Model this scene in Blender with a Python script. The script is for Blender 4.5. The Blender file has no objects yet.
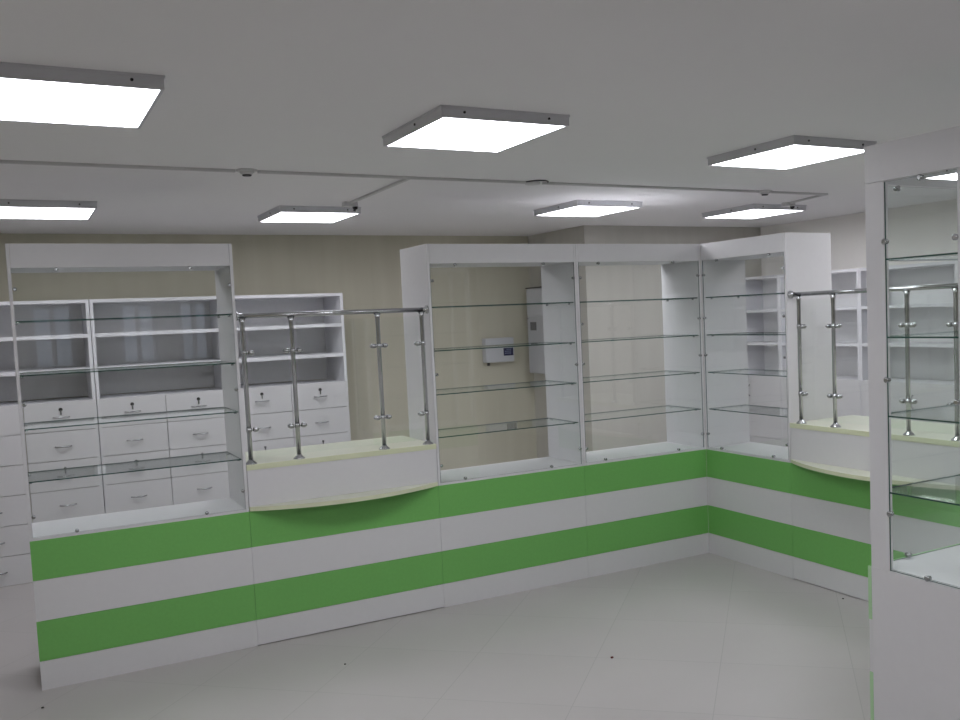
import bpy, bmesh, math, random
from mathutils import Vector, Matrix
random.seed(4)
S = bpy.context.scene
C = S.collection
PI = math.pi

# ------------------------------------------------------------------ materials
def mat(name, col, rough=.5, metal=0.0, spec=.5, var=0.0, vscale=8, coat=0):
    m = bpy.data.materials.new(name); m.use_nodes = True
    nt = m.node_tree; b = nt.nodes['Principled BSDF']
    b.inputs['Base Color'].default_value = (*col, 1)
    b.inputs['Roughness'].default_value = rough
    b.inputs['Metallic'].default_value = metal
    b.inputs['Specular IOR Level'].default_value = spec
    if coat: b.inputs['Coat Weight'].default_value = coat
    if var:
        tc = nt.nodes.new('ShaderNodeTexCoord'); n = nt.nodes.new('ShaderNodeTexNoise')
        n.inputs['Scale'].default_value = vscale; n.inputs['Detail'].default_value = 4
        r = nt.nodes.new('ShaderNodeMapRange'); r.inputs['To Min'].default_value = 1 - var; r.inputs['To Max'].default_value = 1 + var
        mx = nt.nodes.new('ShaderNodeVectorMath'); mx.operation = 'SCALE'
        mx.inputs[0].default_value = col
        nt.links.new(tc.outputs['Object'], n.inputs['Vector']); nt.links.new(n.outputs['Fac'], r.inputs['Value'])
        nt.links.new(r.outputs['Result'], mx.inputs['Scale']); nt.links.new(mx.outputs['Vector'], b.inputs['Base Color'])
    return m

WHITE = mat('white laminate', (.68, .675, .687), .38, var=.02, vscale=30)
WHITE2 = mat('white laminate edge', (.78, .78, .81), .4)
GREEN = mat('green laminate', (.17, .465, .115), .42, var=.07, vscale=60)
GEDGE = mat('green edging', (.42, .66, .38), .4)
PALE = mat('pale lime edging', (.68, .71, .50), .35)
PALET = mat('pale lime worktop', (.68, .705, .57), .3, var=.02, vscale=20)
GREYB = mat('grey back board', (.86, .86, .865), .6, var=.04, vscale=40)
CHROME = mat('polished chrome', (.48, .49, .50), .2, 1.0)
ALU = mat('painted aluminium', (.66, .66, .69), .45, .1)
BLACK = mat('black plastic', (.012, .012, .014), .4)
DARK = mat('dark gap', (.03, .03, .03), .8)
CEIL = mat('ceiling paint', (.90, .895, .90), .9, spec=.2, var=.015, vscale=1.5)
PVC = mat('white pvc', (.62, .62, .62), .5)
PVC2 = mat('white pvc cover', (.68, .68, .68), .5)
GBOX = mat('grey painted steel', (.60, .61, .64), .45)
GBOX2 = mat('grey painted steel door', (.50, .51, .54), .45)
SCREEN = mat('dark blue display', (.01, .012, .07), .25)
SEG = mat('pale display lettering', (.35, .4, .6), .4)
SOCK = mat('dark grey window', (.10, .10, .11), .3)
REDC = mat('dark red crumb', (.12, .01, .01), .7)
GREYC = mat('dark grit', (.06, .055, .05), .8)

def wallmat(nm='cream wall paint', c0=(.60, .575, .465), c1=(.64, .615, .505)):
    m = bpy.data.materials.new(nm); m.use_nodes = True
    nt = m.node_tree; b = nt.nodes['Principled BSDF']; b.inputs['Roughness'].default_value = .85
    b.inputs['Specular IOR Level'].default_value = .2
    tc = nt.nodes.new('ShaderNodeTexCoord'); n = nt.nodes.new('ShaderNodeTexNoise'); n.inputs['Scale'].default_value = 3
    mp = nt.nodes.new('ShaderNodeMapping'); mp.inputs['Scale'].default_value = (3, 3, .3)
    r = nt.nodes.new('ShaderNodeValToRGB')
    r.color_ramp.elements[0].position = .3; r.color_ramp.elements[0].color = (*c0, 1)
    r.color_ramp.elements[1].position = .7; r.color_ramp.elements[1].color = (*c1, 1)
    nt.links.new(tc.outputs['Object'], mp.inputs['Vector']); nt.links.new(mp.outputs['Vector'], n.inputs['Vector'])
    nt.links.new(n.outputs['Fac'], r.inputs['Fac']); nt.links.new(r.outputs['Color'], b.inputs['Base Color'])
    return m
WALL = wallmat()
WALL2 = wallmat('pale wall paint', (.565, .55, .50), (.60, .585, .535))
WALL3 = wallmat('light wall paint', (.90, .88, .84), (.92, .90, .86))

def floormat():
    m = bpy.data.materials.new('diagonal porcelain tiles'); m.use_nodes = True
    nt = m.node_tree; b = nt.nodes['Principled BSDF']
    tc = nt.nodes.new('ShaderNodeTexCoord'); mp = nt.nodes.new('ShaderNodeMapping')
    mp.inputs['Rotation'].default_value = (0, 0, math.radians(-47))
    mp.inputs['Location'].default_value = (FX, FY, 0)
    br = nt.nodes.new('ShaderNodeTexBrick'); br.offset = 0; br.squash = 1
    br.inputs['Scale'].default_value = 1; br.inputs['Brick Width'].default_value = .6; br.inputs['Row Height'].default_value = .625
    br.inputs['Mortar Size'].default_value = .0022; br.inputs['Mortar Smooth'].default_value = .3
    br.inputs['Color1'].default_value = (.45, .428, .420, 1); br.inputs['Color2'].default_value = (.465, .443, .435, 1)
    br.inputs['Mortar'].default_value = (.37, .36, .35, 1)
    n = nt.nodes.new('ShaderNodeTexNoise'); n.inputs['Scale'].default_value = 1.6; n.inputs['Detail'].default_value = 5
    mr = nt.nodes.new('ShaderNodeMapRange'); mr.inputs['To Min'].default_value = .93; mr.inputs['To Max'].default_value = 1.07
    sc = nt.nodes.new('ShaderNodeVectorMath'); sc.operation = 'SCALE'
    L = nt.links.new
    L(tc.outputs['Object'], mp.inputs['Vector']); L(mp.outputs['Vector'], br.inputs['Vector'])
    L(tc.outputs['Object'], n.inputs['Vector']); L(n.outputs['Fac'], mr.inputs['Value'])
    L(br.outputs['Color'], sc.inputs[0]); L(mr.outputs['Result'], sc.inputs['Scale']); L(sc.outputs['Vector'], b.inputs['Base Color'])
    b.inputs['Roughness'].default_value = .33; b.inputs['Specular IOR Level'].default_value = .35
    return m
FX, FY = .31, .19
FLOOR = floormat()

def glassmat(name, tint, refl=.75, base=.04):
    m = bpy.data.materials.new(name); m.use_nodes = True
    nt = m.node_tree; nt.nodes.clear(); N = nt.nodes.new; L = nt.links.new
    out = N('ShaderNodeOutputMaterial'); mix = N('ShaderNodeMixShader'); tr = N('ShaderNodeBsdfTransparent'); gl = N('ShaderNodeBsdfGlossy')
    tr.inputs['Color'].default_value = (*tint, 1); gl.inputs['Roughness'].default_value = .0
    gl.inputs['Color'].default_value = (1, 1, 1, 1)
    lw = N('ShaderNodeLayerWeight'); lw.inputs['Blend'].default_value = .5
    p = N('ShaderNodeMath'); p.operation = 'POWER'; p.inputs[1].default_value = 5
    a = N('ShaderNodeMath'); a.operation = 'MULTIPLY_ADD'; a.inputs[1].default_value = refl; a.inputs[2].default_value = base
    L(lw.outputs['Facing'], p.inputs[0]); L(p.outputs[0], a.inputs[0]); L(a.outputs[0], mix.inputs['Fac'])
    L(tr.outputs[0], mix.inputs[1]); L(gl.outputs[0], mix.inputs[2]); L(mix.outputs[0], out.inputs['Surface'])
    return m
GLASS = glassmat('clear glass', (.985, .995, .99))
GLASSG = glassmat('green tinted glass', (.972, .990, .981), .5)
GLEDGE = mat('glass edge', (.012, .075, .06), .12, spec=.6)

def emis(name, col, st):
    m = bpy.data.materials.new(name); m.use_nodes = True
    nt = m.node_tree; b = nt.nodes['Principled BSDF']
    b.inputs['Base Color'].default_value = (.8, .8, .8, 1)
    b.inputs['Emission Color'].default_value = (*col, 1); b.inputs['Emission Strength'].default_value = st
    return m
LED = emis('glowing led diffuser', (1.0, 1.0, 1.06), 9.0)

# ------------------------------------------------------------------ mesh helpers
def NB(): return bmesh.new()
def box(bm, x0, x1, y0, y1, z0, z1, mi=0):
    if x0 > x1: x0, x1 = x1, x0
    if y0 > y1: y0, y1 = y1, y0
    v = [bm.verts.new(p) for p in ((x0,y0,z0),(x1,y0,z0),(x1,y1,z0),(x0,y1,z0),(x0,y0,z1),(x1,y0,z1),(x1,y1,z1),(x0,y1,z1))]
    fs = []
    for q in ((0,3,2,1),(4,5,6,7),(0,1,5,4),(1,2,6,5),(2,3,7,6),(3,0,4,7)):
        f = bm.faces.new([v[i] for i in q]); f.material_index = mi; fs.append(f)
    return fs
def pane(bm, x0, x1, y0, y1, z0, z1):
    """a box whose thin side faces take material 1 (polished edge)"""
    fs = box(bm, x0, x1, y0, y1, z0, z1)
    areas = sorted(f.calc_area() for f in fs)
    for f in fs:
        if f.calc_area() < areas[4] * .99: f.material_index = 1
def tube(bm, pts, r, n=12, closed=False, radii=None, smooth=True):
    pts = [Vector(p) for p in pts]; rings = []
    for i, p in enumerate(pts):
        d = (pts[min(i+1, len(pts)-1)] - pts[max(i-1, 0)])
        if d.length < 1e-9: d = Vector((0, 0, 1))
        d.normalize()
        a = Vector((0, 0, 1)) if abs(d.z) < .9 else Vector((1, 0, 0))
        u = d.cross(a).normalized(); w = d.cross(u).normalized()
        rr = radii[i] if radii else r
        rings.append([bm.verts.new(p + (u*math.cos(2*PI*k/n) + w*math.sin(2*PI*k/n))*rr) for k in range(n)])
    for a, b in zip(rings, rings[1:]):
        for k in range(n):
            f = bm.faces.new((a[k], a[(k+1) % n], b[(k+1) % n], b[k])); f.smooth = smooth
    bm.faces.new(rings[0][::-1]); bm.faces.new(rings[-1])
def ball(bm, c, r, n=10):
    res = bmesh.ops.create_uvsphere(bm, u_segments=n, v_segments=n//2+1, radius=r, matrix=Matrix.Translation(c))
    for v in res['verts']:
        for f in v.link_faces: f.smooth = True
def prism(bm, pts, z0, z1, mi_side=0, mi_top=0):
    lo = [bm.verts.new((x, y, z0)) for x, y in pts]; hi = [bm.verts.new((x, y, z1)) for x, y in pts]
    n = len(pts)
    f = bm.faces.new(hi); f.material_index = mi_top
    f = bm.faces.new(lo[::-1]); f.material_index = mi_top
    for i in range(n):
        f = bm.faces.new((lo[i], lo[(i+1) % n], hi[(i+1) % n], hi[i])); f.material_index = mi_side
def obj(name, bm, mats, parent=None, bevel=0, loc=None):
    bmesh.ops.recalc_face_normals(bm, faces=bm.faces)
    me = bpy.data.meshes.new(name); bm.to_mesh(me); bm.free()
    for m in (mats if isinstance(mats, (list, tuple)) else [mats]): me.materials.append(m)
    o = bpy.data.objects.new(name, me); C.objects.link(o)
    if parent: o.parent = parent
    if loc: o.location = loc
    if bevel:
        b = o.modifiers.new('bevel', 'BEVEL'); b.width = bevel; b.segments = 2; b.limit_method = 'ANGLE'
    return o
def bx(name, m, parent, *a, bevel=0):
    bm = NB(); box(bm, *a); return obj(name, bm, m, parent, bevel)
def thing(name, label, cat, loc=(0,0,0), rz=0, group=None):
    o = bpy.data.objects.new(name, None); C.objects.link(o); o.empty_display_size = .1
    o.location = loc; o.rotation_euler = (0, 0, rz); o['label'] = label; o['category'] = cat
    if group: o['group'] = group
    return o
def tag(o, label, cat, group=None):
    o['label'] = label; o['category'] = cat
    if group: o['group'] = group
    return o
def struct(name, bm, m):
    o = obj(name, bm, m); o['kind'] = 'structure'; return o
def copytree(o, parent=None):
    c = o.copy(); C.objects.link(c); c.parent = parent
    for ch in list(o.children): copytree(ch, c)
    return c

# ------------------------------------------------------------------ room
H = 2.53
XL, XR, YB, YF = -6.2, 2.35, 3.0, -8.6
JX, JY = .27, 1.95          # the projecting wall block in the back right corner
bm = NB(); box(bm, XL-.2, XR+.2, YF-.2, YB+.2, -.1, 0); struct('floor', bm, FLOOR)
bm = NB(); box(bm, XL-.2, XR+.2, YF-.2, YB+.2, H, H+.15); struct('ceiling', bm, CEIL)
bm = NB(); box(bm, XL-.2, JX+.02, YB, YB+.2, 0, H); struct('wall_back', bm, WALL)
bm = NB(); prism(bm, [(JX, JY), (XR+.2, JY), (XR+.2, YB+.2), (JX, YB+.2)], 0, H); struct('wall_block', bm, WALL2)
bm = NB(); box(bm, XL-.2, XL, YF-.2, YB, 0, H); struct('wall_left', bm, WALL)
bm = NB(); box(bm, XR, XR+.2, YF-.2, JY, 0, H); struct('wall_right', bm, WALL3)
# wall behind the camera with three windows
wins = [(-4.0, -3.5), (-2.95, -2.5), (-2.2, -1.8)]
bm = NB(); xs = [XL-.2]
for a, b in wins: xs += [a, b]
xs.append(XR+.2)
for i in range(0, len(xs), 2): box(bm, xs[i], xs[i+1], YF-.2, YF, 0, H)
for a, b in wins: box(bm, a, b, YF-.2, YF, 0, 1.3); box(bm, a, b, YF-.2, YF, 2.15, H)
struct('wall_front', bm, WALL)
for i, (a, b) in enumerate(wins):
    bm = NB(); y0, y1 = YF-.14, YF-.08
    box(bm, a, a+.05, y0, y1, 1.3, 2.15); box(bm, b-.05, b, y0, y1, 1.3, 2.15)
    box(bm, a+.05, b-.05, y0, y1, 1.3, 1.35); box(bm, a+.05, b-.05, y0, y1, 2.1, 2.15)
    m_ = (a+b)/2; box(bm, m_-.03, m_+.03, y0, y1, 1.35, 2.1)
    w = struct('window_%d' % (i+1), bm, WHITE2)
    bm = NB(); box(bm, a+.05, b-.05, YF-.115, YF-.11, 1.35, 2.1); obj('pane', bm, GLASS, w)
    bm = NB(); box(bm, a-.02, b+.02, YF-.08, YF+.06, 1.27, 1.3); obj('window_sill', bm, WHITE2, w)

# world: a dull evening sky outside the windows
wd = bpy.data.worlds.new('evening sky'); S.world = wd; wd.use_nodes = True
wd.node_tree.nodes['Background'].inputs['Color'].default_value = (.62, .72, .9, 1)
wd.node_tree.nodes['Background'].inputs['Strength'].default_value = .6

# ------------------------------------------------------------------ ceiling lights
LX, LY = .52, .60
def make_light(loc, label):
    t = thing('ceiling_light', label, 'ceiling light', (loc[0], loc[1], H), 0, 'square led panels on the ceiling')
    bm = NB(); hx, hy = LX/2+.011, LY/2+.011
    # frame: lower lip round the diffuser plus upright sides to the ceiling
    for (a, b, c, d) in ((-hx, hx, -hy, -hy+.011), (-hx, hx, hy-.011, hy), (-hx, -hx+.011, -hy+.011, hy-.011), (hx-.011, hx, -hy+.011, hy-.011)):
        box(bm, a, b, c, d, -.042, 0)
    for (a, b, c, d) in ((-hx-.004, hx+.004, -hy-.004, -hy), (-hx-.004, hx+.004, hy, hy+.004), (-hx-.004, -hx, -hy, hy), (hx, hx+.004, -hy, hy)):
        box(bm, a, b, c, d, -.007, 0)
    obj('frame', bm, ALU, t)
    bm = NB(); box(bm, -hx+.011, hx-.011, -hy+.011, hy-.011, -.040, -.030); obj('diffuser', bm, LED, t)
    for sx, sy in ((-.18, -1), (.18, -1), (-1, 0.0)):
        bm = NB()
        if sy == -1: tube(bm, [(sx, -hy+.001, -.02), (sx, -hy-.004, -.02)], .005, 8)
        else: tube(bm, [(-hx+.001, -.05, -.02), (-hx-.004, -.05, -.02)], .005, 8)
        obj('screw', bm, BLACK, t)
    return t
lights = [((-2.53, -1.70), 'square glowing ceiling panel nearest the centre, above the open floor'),
 ((-4.03, -1.79), 'largest glowing ceiling panel, upper left, cut by the left edge'),
 ((-.75, -1.66), 'square glowing ceiling panel just left of the nearest glass case'),
 ((-2.38, 1.30), 'square glowing ceiling panel above the back railing counter, black plug behind it'),
 ((-.51, .65), 'square glowing ceiling panel above the two back display cases'),
 ((1.04, .60), 'square glowing ceiling panel nearest the right wall, above the corner display case'),
 ((-4.00, 1.28), 'square glowing ceiling panel above the leftmost display case, cut by the left edge'),
 ((.98, -1.42), 'square glowing ceiling panel glimpsed through the top of the nearest glass case')]
for x, w_ in ((-4.06, 'leftmost'), (-2.45, 'middle one'), (-.75, 'rightmost')):  # unseen panels added to brighten the front-facing surfaces
    lights.append(((x, -4.35), 'added unseen fill panel behind the camera, %s of three' % w_))
for p, l in lights: make_light(p, l)

# cable trunking
def trunk(label, p, q, w=.022, h=.014):
    p = Vector((*p, H)); q = Vector((*q, H)); d = (q-p); L = d.length
    bm = NB(); box(bm, 0, L, -w/2, w/2, -h, .0003)
    o = obj('cable_trunking', bm, PVC, None, .002, p); o.rotation_euler.z = math.atan2(d.y, d.x)
    tag(o, label, 'cable trunking'); return o
TY = lambda x: -.42 + (x-XL)*.09/7.1
for a, b, l in ((XL, -3.205, 'thin cable trunking on the ceiling from the left edge to the first smoke detector'),
                (-3.095, -1.55, 'thin cable trunking between the left smoke detector and the box with loose wire'),
                (-1.45, .245, 'thin cable trunking between the box with loose wire and the right smoke detector'),
                (.355, .90, 'short end piece of cable trunking right of the right smoke detector')):
    trunk(l, (a, TY(a)), (b, TY(b)))
trunk('short thin cable trunking branching back to the panel over the railing counter', (-2.285, -.362), (-2.262, .715))
trunk('short thin cable trunking branching back to the panel nearest the right wall', (.885, -.322), (1.0, .135))
def detector(x, y, label, dark=True):
    t = thing('smoke_detector', label, 'smoke detector', (x, y, H))
    bm = NB(); tube(bm, [(0,0,0), (0,0,-.008), (0,0,-.010)], .05, 20, radii=[.052, .05, .044]); obj('base', bm, PVC2, t)
    bm = NB(); tube(bm, [(0,0,-.010), (0,0,-.020), (0,0,-.025)], .03, 16, radii=[.036, .03, .02]); obj('sensor', bm, PVC2, t)
    bm = NB(); tube(bm, [(0,0,-.025), (0,0,-.031)], .02, 14, radii=[.024, .02]); obj('cap', bm, BLACK, t)
detector(-3.15, -.385, 'small round smoke detector on the trunking over the leftmost display case')
detector(.30, -.34, 'small round smoke detector on the trunking toward the right wall')
t = thing('junction_box', 'small ceiling box with a loose black wire arching beside it', 'junction box', (-1.50, -.33, H))
bm = NB(); tube(bm, [(0,0,.002), (0,0,-.012)], .045, 18); obj('base', bm, PVC2, t)
bm = NB(); tube(bm, [(-.07+.018*k, -.05-.07*math.sin(PI*k/8)**.7, -.006) for k in range(9)], .004, 8); obj('wire', bm, BLACK, t)
for x, y, l in ((-2.26, .75, 'white socket box with black plug on the ceiling behind the panel over the railing counter'),
                (1.01, .17, 'white socket box with black plug on the ceiling by the panel nearest the right wall')):
    t = thing('junction_box', l, 'junction box', (x, y, H))
    bx('housing', PVC2, t, -.045, .045, -.03, .03, -.03, .002, bevel=.004)
    bm = NB(); tube(bm, [(.03, -.01, -.028), (.03, -.01, -.042), (.024, -.012, -.055)], .016, 10, radii=[.018, .016, .011]); obj('plug', bm, BLACK, t)

# ------------------------------------------------------------------ glazed display cases
# local frame: x 0..W along the front, y = 0 front plane, +y towards the back, z up
Z1, Z2, Z3, Z4, ZF, ZT = .146, .347, .5515, .750, 2.082, 2.20
D = .42
PANEL = .016
def lower_body(t, W, gap=.0, z4=Z4, d=D):
    y = PANEL
    bx('body', WHITE, t, .0015, W-.0015, y, d, .0+gap, z4-.0005)
    g = .0006
    bx('plinth', WHITE, t, g, W-g, 0, y, gap, Z1-.001, bevel=.0008)
    for n, m, a, b in (('band_panel', GREEN, Z1, Z2), ('band_panel', WHITE, Z2, Z3), ('band_panel', GREEN, Z3, z4)):
        o = bx(n, m, t, g, W-g, 0 if m is GREEN else .001, y, a+.0006, b-.0006, bevel=.0008)
        o['label'] = 'green horizontal band panel' if m is GREEN else 'white horizontal band panel'
def clip(t, x, y, z, ax='y', r=.0095, s=-1):
    bm = NB()
    if ax == 'y':
        tube(bm, [(x, y+.010, z), (x, y+s*.004, z), (x, y+s*.009, z), (x, y+s*.012, z)], r, 12, radii=[r*.7, r, r, r*.6])
    else:
        tube(bm, [(x+.010, y, z), (x+s*.004, y, z), (x+s*.009, y, z), (x+s*.012, y, z)], r, 12, radii=[r*.7, r, r, r*.6])
    o = obj('glass_clip', bm, CHROME, t); return o
SHZ = (1.037, 1.297, 1.561, 1.824)
def display_case(W, label, clips_x, rz=0, loc=(0,0,0), sides=(1.98, 1.42, .868), D=.44):
    t = thing('display_case', label, 'display case', loc, rz, 'glazed display cases with green striped bases')
    lower_body(t, W, d=D)
    PT = .017; f = PT + .012
    for a, b, s in ((0, PT, 1), (W-PT, W, -1)):
        bm = NB(); box(bm, a+.001, b-.001, 0, D, Z4, ZT-.001)
        o = obj('side_panel', bm, WHITE, t, .0008)
    bx('fascia', WHITE, t, PT, W-PT, 0, PANEL, ZF, ZT-.001, bevel=.0008)
    bx('top_panel', WHITE, t, PT, W-PT, PANEL, D, ZF+.001, ZF+.019)
    bx('base_panel', WHITE, t, PT, W-PT, .0, D, Z4, Z4+.014)
    bm = NB(); pane(bm, PT+.0015, W-PT-.0015, .001, .006, Z4+.016, ZF-.001)
    obj('glass_pane', bm, [GLASS, GLEDGE], t)
    for z in SHZ:
        bm = NB(); pane(bm, PT+.002, W-PT-.002, .022, D-.03, z-.003, z+.003)
        sh = obj('glass_shelf', bm, [GLASSG, GLEDGE], t)
        for x in (PT+.008, W-PT-.008):
            for y in (.07, D-.08):
                bm = NB(); tube(bm, [(x-.007, y, z-.009), (x+.007, y, z-.009)], .005, 8); obj('shelf_pin', bm, CHROME, sh)
    for x in clips_x: clip(t, x, .003, ZF-.008); clip(t, x, .003, Z4+.024)
    for z in sides: clip(t, f-.003, .003, z); clip(t, W-f+.003, .003, z)
    return t
A0, A1, A2, A3 = -4.217, -3.168, -2.056, -1.021
BY = -.837; BY2 = -2.085
display_case(A1-A0, 'leftmost tall display case, its left side free, drawers seen through it', (.21, .83), loc=(A0, 0, 0))
display_case(A3-A2, 'tall display case right of the straight railing counter, alarm box seen through it', (.18, .79), loc=(A2, 0, 0))
display_case(-A3, 'tall display case on the back run touching the inner corner', (.17, .78), loc=(A3, 0, 0), sides=(1.98, 1.68, 1.42, .862))
display_case(-BY, 'tall narrower display case on the right run, between inner corner and railing', (.17, -BY-.155), rz=-PI/2, loc=(0, 0, 0), sides=(1.98, 1.68, 1.42, .862), D=.395)

# ------------------------------------------------------------------ service counters with railing
def arc_ledge(W, bulge, n=28, back=.0):
    pts = [(W, back), (0, back)]
    # circle through (0,0),(W/2,-bulge),(W,0)
    R = (W*W/4 + bulge*bulge)/(2*bulge); cy = -bulge + R
    a = math.asin(W/2/R)
    for k in range(n+1):
        th = -a + 2*a*k/n
        pts.append((W/2 + R*math.sin(th), cy - R*math.cos(th)))
    out = [pts[0], pts[1]]
    for p in pts[2:]:
        if (Vector(p)-Vector(out[-1])).length > 1e-4 and (Vector(p)-Vector(out[0])).length > 1e-4: out.append(p)
    return out
def service_counter(W, posts, label, rz, loc):
    t = thing('service_counter', label, 'counter', loc, rz, 'striped service counters with chrome railing')
    lower_body(t, W, gap=.005)
    bm = NB(); prism(bm, arc_ledge(W-.006, .145, back=.05), Z4+.001, Z4+.024, 0, 1)
    o = obj('curved_ledge', bm, [PALE, PALET], t, loc=(.003, 0, 0)); o['label'] = 'curved pale lime ledge'
    bx('front_panel', WHITE, t, .002, W-.002, 0.001, .018, Z4+.0245, .975, bevel=.0008)
    bm = NB(); box(bm, .002, .018, .018, .40, Z4+.0245, .975); box(bm, W-.018, W-.002, .018, .40, Z4+.0245, .975); 
    obj('end_panel', bm, WHITE, t)
    bm = NB(); fs = box(bm, .001, W-.001, -.002, .56, .975, 1.005)
    for f in fs:
        if abs(f.calc_center_median().z - .99) > .01: f.material_index = 1
    o = obj('worktop', bm, [PALE, PALET], t, .001); o['label'] = 'pale lime worktop'
    yp = .032; zr = 1.812
    for i, x in enumerate(posts):
        bm = NB()
        tube(bm, [(x,yp,1.012), (x,yp,1.74), (x,yp,1.775), (x,yp,1.80)], .0125, 16, radii=[.0125, .0125, .0135, .020])
        p = obj('post', bm, CHROME, t)
        bm = NB(); tube(bm, [(x,yp,1.005), (x,yp,1.011), (x,yp,1.022), (x,yp,1.03)], .03, 20, radii=[.033, .030, .017, .013]); obj('base_flange', bm, CHROME, p)
        for z in (1.192, 1.612):
            for s in (-1, 1):
                if (i == 0 and s < 0) or (i == len(posts)-1 and s > 0): continue
                bm = NB()
                tube(bm, [(x+s*.008,yp,z), (x+s*.026,yp,z)], .008, 10)
                bx_ = (x+s*.024, x+s*.052)
                for yy in (-.010, .004):
                    tube(bm, [(bx_[0],yp+yy+.003,z), (x+s*.040,yp+yy+.003,z), (bx_[1],yp+yy+.003,z)], .01, 10, radii=[.013, .014, .006])
                ball(bm, (x+s*.040, yp-.013, z), .0075)
                obj('glass_clamp', bm, CHROME, p)
            bm = NB(); tube(bm, [(x,yp,z-.012), (x,yp,z+.012)], .0155, 14); obj('collar', bm, CHROME, p)
    bm = NB(); tube(bm, [(max(posts[0]-.045, .004), yp, zr), (min(posts[-1]+.040, W-.004), yp, zr)], .0135, 16)
    r = obj('handrail', bm, CHROME, t)
    for s, xe in ((-1, .0), (1, W)):
        bm = NB(); tube(bm, [(xe-s*.001, yp, zr), (xe-s*.008, yp, zr), (xe-s*.014, yp, zr), (xe-s*.034, yp, zr)], .02, 16, radii=[.026, .025, .017, .016])
        obj('wall_flange', bm, CHROME, r)
    for a, b in zip(posts, posts[1:]):
        bm = NB(); pane(bm, a+.026, b-.026, yp-.003, yp+.003, 1.035, 1.775)
        obj('glass_pane', bm, [GLASS, GLASSG], t)
    return t
WA = A2-A1
service_counter(WA, (.033, .297, .798, WA-.040), 'pale worktop service counter with chrome posts on the long back run, facing straight on', 0, (A1, 0, 0))
WB = BY-BY2
service_counter(WB, (.070, .352, .885, WB-.055), 'pale worktop service counter with chrome posts on the right run, partly behind the glass case', -PI/2, (0, BY, 0))

# ------------------------------------------------------------------ near right glass case (front faces +y)
CX, CY, CW, CD = -1.48, -2.787, 1.0, .45
t = thing('display_case', 'nearest tall glass-sided display case at the right edge, plain white end base', 'display case', (CX, CY, 0), 0, 'glazed display cases with green striped bases')
zc = .757
bx('body', WHITE, t, .0145, CW, -CD, 0, 0, zc-.001)
o = bx('end_panel', WHITE, t, 0, .014, -CD, 0, 0, zc, bevel=.0008)
for m, a, b in ((WHITE, 0, Z1), (GREEN, Z1, Z2), (WHITE, Z2, Z3), (GREEN, Z3, zc)):
    o = bx('plinth' if a == 0 else 'band_panel', [m], t, 0, CW, .0005, PANEL if m is GREEN else PANEL-.003, a+.0006, b-.0006)
    if a: o['label'] = 'green horizontal band panel' if m is GREEN else 'white horizontal band panel'
    if m is GREEN:
        o.data.materials.append(GEDGE)
        for p_ in o.data.polygons:
            if abs(p_.normal.x) > .9: p_.material_index = 1
ST = .085
bx('corner_post', WHITE, t, .001, .022, -ST, 0, zc, 2.178, bevel=.0015)
bx('corner_post', WHITE, t, .001, .022, -CD, -.386, zc, 2.178, bevel=.0015)
bx('corner_post', WHITE, t, CW-.02, CW, -ST, 0, zc, 2.178, bevel=.0015)
bx('corner_post', WHITE, t, CW-.02, CW, -CD, -.386, zc, 2.178, bevel=.0015)
bx('fascia', WHITE, t, 0, .018, -CD, 0, 2.179, 2.312)
bx('top_rail', WHITE, t, .0185, CW, -.018, 0, 2.179, 2.207)
bx('top_rail', WHITE, t, .0185, CW, -CD, -CD+.018, 2.179, 2.207)
bx('base_panel', WHITE, t, .021, CW-.021, -CD, -.001, zc, zc+.003)
bm = NB(); pane(bm, .003, .009, -.385, -ST-.001, zc+.002, 2.174); obj('glass_pane', bm, [GLASSG, GLEDGE], t)
bm = NB(); pane(bm, .022, CW-.022, -.010, -.005, zc+.004, 2.174); obj('glass_pane', bm, [GLASSG, GLEDGE], t)
for z in (1.048, 1.33, 1.618, 1.899):
    bm = NB(); pane(bm, .010, CW-.022, -.383, -.022, z-.003, z+.003)
    obj('glass_shelf', bm, [GLASSG, GLEDGE], t)
for y, z in ((-.088, 1.962), (-.088, 1.464), (-.092, .972), (-.380, 1.952), (-.380, 1.40), (-.252, .768), (-.243, 2.168)): clip(t, .003, y, z, 'x', .011)
for x, z in ((.158, 2.165), (.19, .772), (.8, 2.165), (.8, .772)): clip(t, x, -.012, z, 'y', .011)

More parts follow.
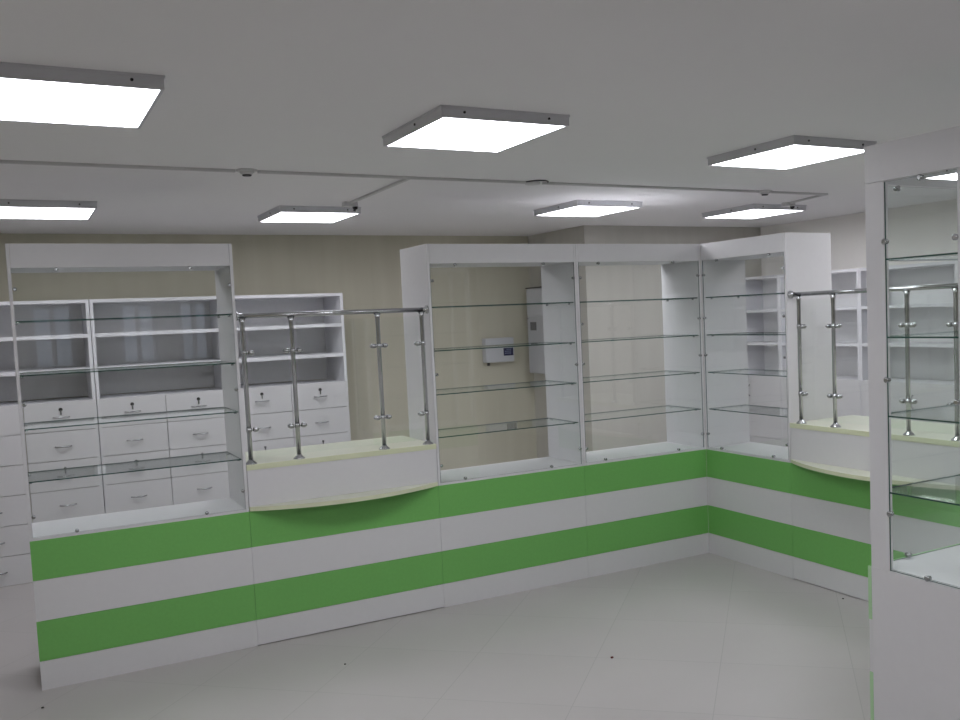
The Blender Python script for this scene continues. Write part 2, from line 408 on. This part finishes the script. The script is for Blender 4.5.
# ------------------------------------------------------------------ drawer and shelf cabinets
def bow_handle(bm, x, y, z, w=.05, vert=False):
    pts = []
    for k in range(9):
        u = -1 + 2*k/8
        o = .027*(1-u**4) + .001
        pts.append((x + (0 if vert else u*w), y - o, z + (u*w if vert else -.004*u*u*0)))
    tube(bm, pts, .0056, 8)
def drawer_cabinet(x0, label):
    W = .935
    t = thing('drawer_cabinet', label, 'cabinet', (x0, 2.37, 0), 0, 'white drawer cabinets along the back wall')
    dz = [1.274, 1.062, .850, .637, .425, .212, .0]
    p = .022; dp = .5
    bm = NB(); box(bm, 0, p, 0, dp, 0, 2.0); box(bm, W-p, W, 0, dp, 0, 2.0); box(bm, p, W-p, 0, dp, 2.0-.024, 2.0)
    obj('carcass', bm, WHITE2, t)
    bx('back_panel', GREYB, t, p, W-p, dp-.01, dp-.002, 1.274, 1.976)
    for z in (1.738, 1.492): bx('shelf', WHITE2, t, p, W-p, .004, dp-.012, z-.014, z+.014)
    bx('worktop', WHITE2, t, p, W-p, .022, dp-.012, 1.25, 1.27)
    for c in range(2):
        for r in range(6):
            a = c*W/2+.002; b = (c+1)*W/2-.002
            d = bx('drawer', WHITE, t, a, b, -.002, .018, dz[r+1]+.002, dz[r]-.002, bevel=.001)
            zm = dz[r+1]+.100; xm = (a+b)/2
            bm = NB(); bow_handle(bm, xm, -.002, zm, .052); obj('handle', bm, CHROME, d)
            if r in (0, 2):  # top row real; lower locks and keys imitate a reflection in the shelf glass
                bm = NB(); tube(bm, [(xm, -.001, zm+.056), (xm, -.006, zm+.056)], .013 if r == 0 else .009, 14); obj('lock_shape', bm, BLACK if r == 0 else CHROME, d)
                bm = NB(); box(bm, xm-.005, xm+.005, -.009, -.006, zm+.018, zm+.052); obj('key_or_reflection', bm, CHROME, d)
    for c in range(2):
        bx('drawer_box', WHITE, t, c*W/2+.03, (c+1)*W/2-.03, .02, dp-.03, .02, 1.24)
    return t
drawer_cabinet(-1.835-.935, 'white cabinet with open shelves over drawers, rightmost on the back wall, behind the railing')
drawer_cabinet(-1.835-.94*2, 'white cabinet with shelves over drawers seen through right half of leftmost display case')
drawer_cabinet(-1.835-.94*3, 'white cabinet with shelves over drawers behind the left stile of the leftmost display case')
drawer_cabinet(-1.835-.94*4, 'white cabinet with shelves over drawers at the far left frame edge')

def shelf_cabinet(y0, W, label):
    # front plane x = 2.0 facing -x; local x runs towards -y
    t = thing('shelf_cabinet', label, 'cabinet', (2.0, y0, 0), -PI/2, 'white shelf cabinets along the right wall')
    p = .022; dp = .34; top = 2.03
    bm = NB(); box(bm, 0, p, 0, dp, 0, top); box(bm, W-p, W, 0, dp, 0, top); box(bm, p, W-p, 0, dp, top-.024, top)
    obj('carcass', bm, WHITE2, t)
    bx('back_panel', GREYB, t, p, W-p, dp-.01, dp-.002, 1.085, top-.024)
    for z in (1.698, 1.384): bx('shelf', WHITE2, t, p, W-p, .004, dp-.012, z-.013, z+.013)
    bx('worktop', WHITE2, t, p, W-p, .02, dp-.012, 1.065, 1.083)
    n = 1 if W < .6 else 2
    for c in range(n):
        a = c*W/n+.002; b = (c+1)*W/n-.002
        d = bx('door', WHITE, t, a, b, -.002, .016, .482, 1.083, bevel=.001)
        bm = NB(); bow_handle(bm, a+(.165 if n == 1 else .14 if c == 0 else .06), -.002, .93, .055, True); obj('handle', bm, CHROME, d)
        d = bx('drawer', WHITE, t, a, b, -.002, .016, .09, .478, bevel=.001)
        bm = NB(); bow_handle(bm, (a+b)/2, -.002, .28, .052); obj('handle', bm, CHROME, d)
    bx('plinth', WHITE2, t, p, W-p, .02, .036, 0, .088)
    bx('cupboard_box', WHITE, t, p, W-p, .04, dp-.02, .09, 1.06)
    return t
shelf_cabinet(1.94, .595, 'narrow white shelf cabinet in the far right corner, seen through the corner display case')
shelf_cabinet(1.343, .952, 'white shelf cabinet on the right wall behind the first posts of the right railing')
shelf_cabinet(.389, .952, 'white shelf cabinet on the right wall seen through the nearest glass case')
shelf_cabinet(-.565, .952, 'white shelf cabinet on the right wall at the extreme right frame edge')

# ------------------------------------------------------------------ wall equipment
t = thing('electrical_cabinet', 'tall grey metal electrical cabinet on the side of the wall block', 'electrical cabinet', (JX, 2.60, 1.19))
bx('housing', GBOX, t, -.14, .003, -.21, .21, 0, .815, bevel=.003)
bx('upper_door', GBOX, t, -.15, -.1405, -.208, .208, .558, .806, bevel=.002)
bx('lower_door', GBOX2, t, -.15, -.1405, -.208, .208, .004, .548, bevel=.002)
bx('lid', BLACK, t, -.155, 0, -.213, .213, .816, .826)
bx('meter_window', SOCK, t, -.153, -.1505, .03, .15, .415, .495, bevel=.001)
bm = NB(); tube(bm, [(-.150, .19, .53), (-.158, .19, .53)], .006, 10); obj('lock_shape', bm, CHROME, t)

t = thing('alarm_panel', 'grey wall box with a dark blue display behind the middle display case', 'alarm panel', (-.135, YB, 1.31))
bx('housing', GBOX, t, -.155, .155, -.085, .003, 0, .235, bevel=.012)
bx('display', SCREEN, t, .035, .14, -.0875, -.0855, .06, .135)
for k in range(3):
    bm = NB()
    for j in range(4 if k else 3):
        x = .048 + j*.018 + (.02 if k == 0 else 0); box(bm, x, x+.012, -.0885, -.0876, .118-.019*k, .124-.019*k)
    obj('display_segment', bm, SEG, t)
bm = NB(); tube(bm, [(-.11, -.04, 0), (-.11, -.04, -.022), (-.11, -.04, -.03)], .016, 12, radii=[.013, .016, .01]); obj('gland', bm, BLACK, t)
# ------------------------------------------------------------------ crumbs on the floor
for x, y, r, m, l in ((-1.697, -1.30, .009, REDC, 'dark red crumb lying on the tiled floor in the middle'),
                      (-2.855, -.563, .006, GREYC, 'tiny dark crumb on the floor before the straight railing counter'),
                      (-4.219, -.247, .007, GREYC, 'tiny dark crumb on the floor by the left end of the counter run'),
                      (-.068, -1.315, .0065, GREYC, 'tiny dark crumb on the floor at the foot of the right railing counter')):
    bm = NB(); bmesh.ops.create_icosphere(bm, subdivisions=2, radius=r)
    for v in bm.verts:
        v.co *= random.uniform(.75, 1.15); v.co.z = max(v.co.z*.6, -r*.35)
    zmin = min(v.co.z for v in bm.verts)
    o = obj('crumb', bm, m, None, loc=(x, y, -zmin)); tag(o, l, 'crumb')

# ------------------------------------------------------------------ camera
cx, cy, cz, yaw, pitch, roll, f = -4.218952794, -5.222886564, 1.753054785, .518568116, -.072547163, -.041979985, 939.63
fw = Vector((math.sin(yaw)*math.cos(pitch), math.cos(yaw)*math.cos(pitch), math.sin(pitch)))
r = Vector((math.cos(yaw), -math.sin(yaw), 0)); u = r.cross(fw)
r2 = math.cos(roll)*r + math.sin(roll)*u; u2 = -math.sin(roll)*r + math.cos(roll)*u
cam = bpy.data.objects.new('camera', bpy.data.cameras.new('camera')); C.objects.link(cam)
M = Matrix((r2, u2, -fw)).transposed().to_4x4(); M.translation = (cx, cy, cz); cam.matrix_world = M
cam.data.sensor_fit = 'HORIZONTAL'; cam.data.sensor_width = 36; cam.data.lens = f/960*36
cam.data.shift_x = -71.9125/960; cam.data.shift_y = 22.46/960; cam.data.clip_start = .05
S.camera = cam
S.view_settings.view_transform = 'Standard'; S.view_settings.look = 'None'
S.view_settings.exposure = .47; S.view_settings.gamma = 1; S.view_settings.use_curve_mapping = False
S.cycles.transparent_max_bounces = 40
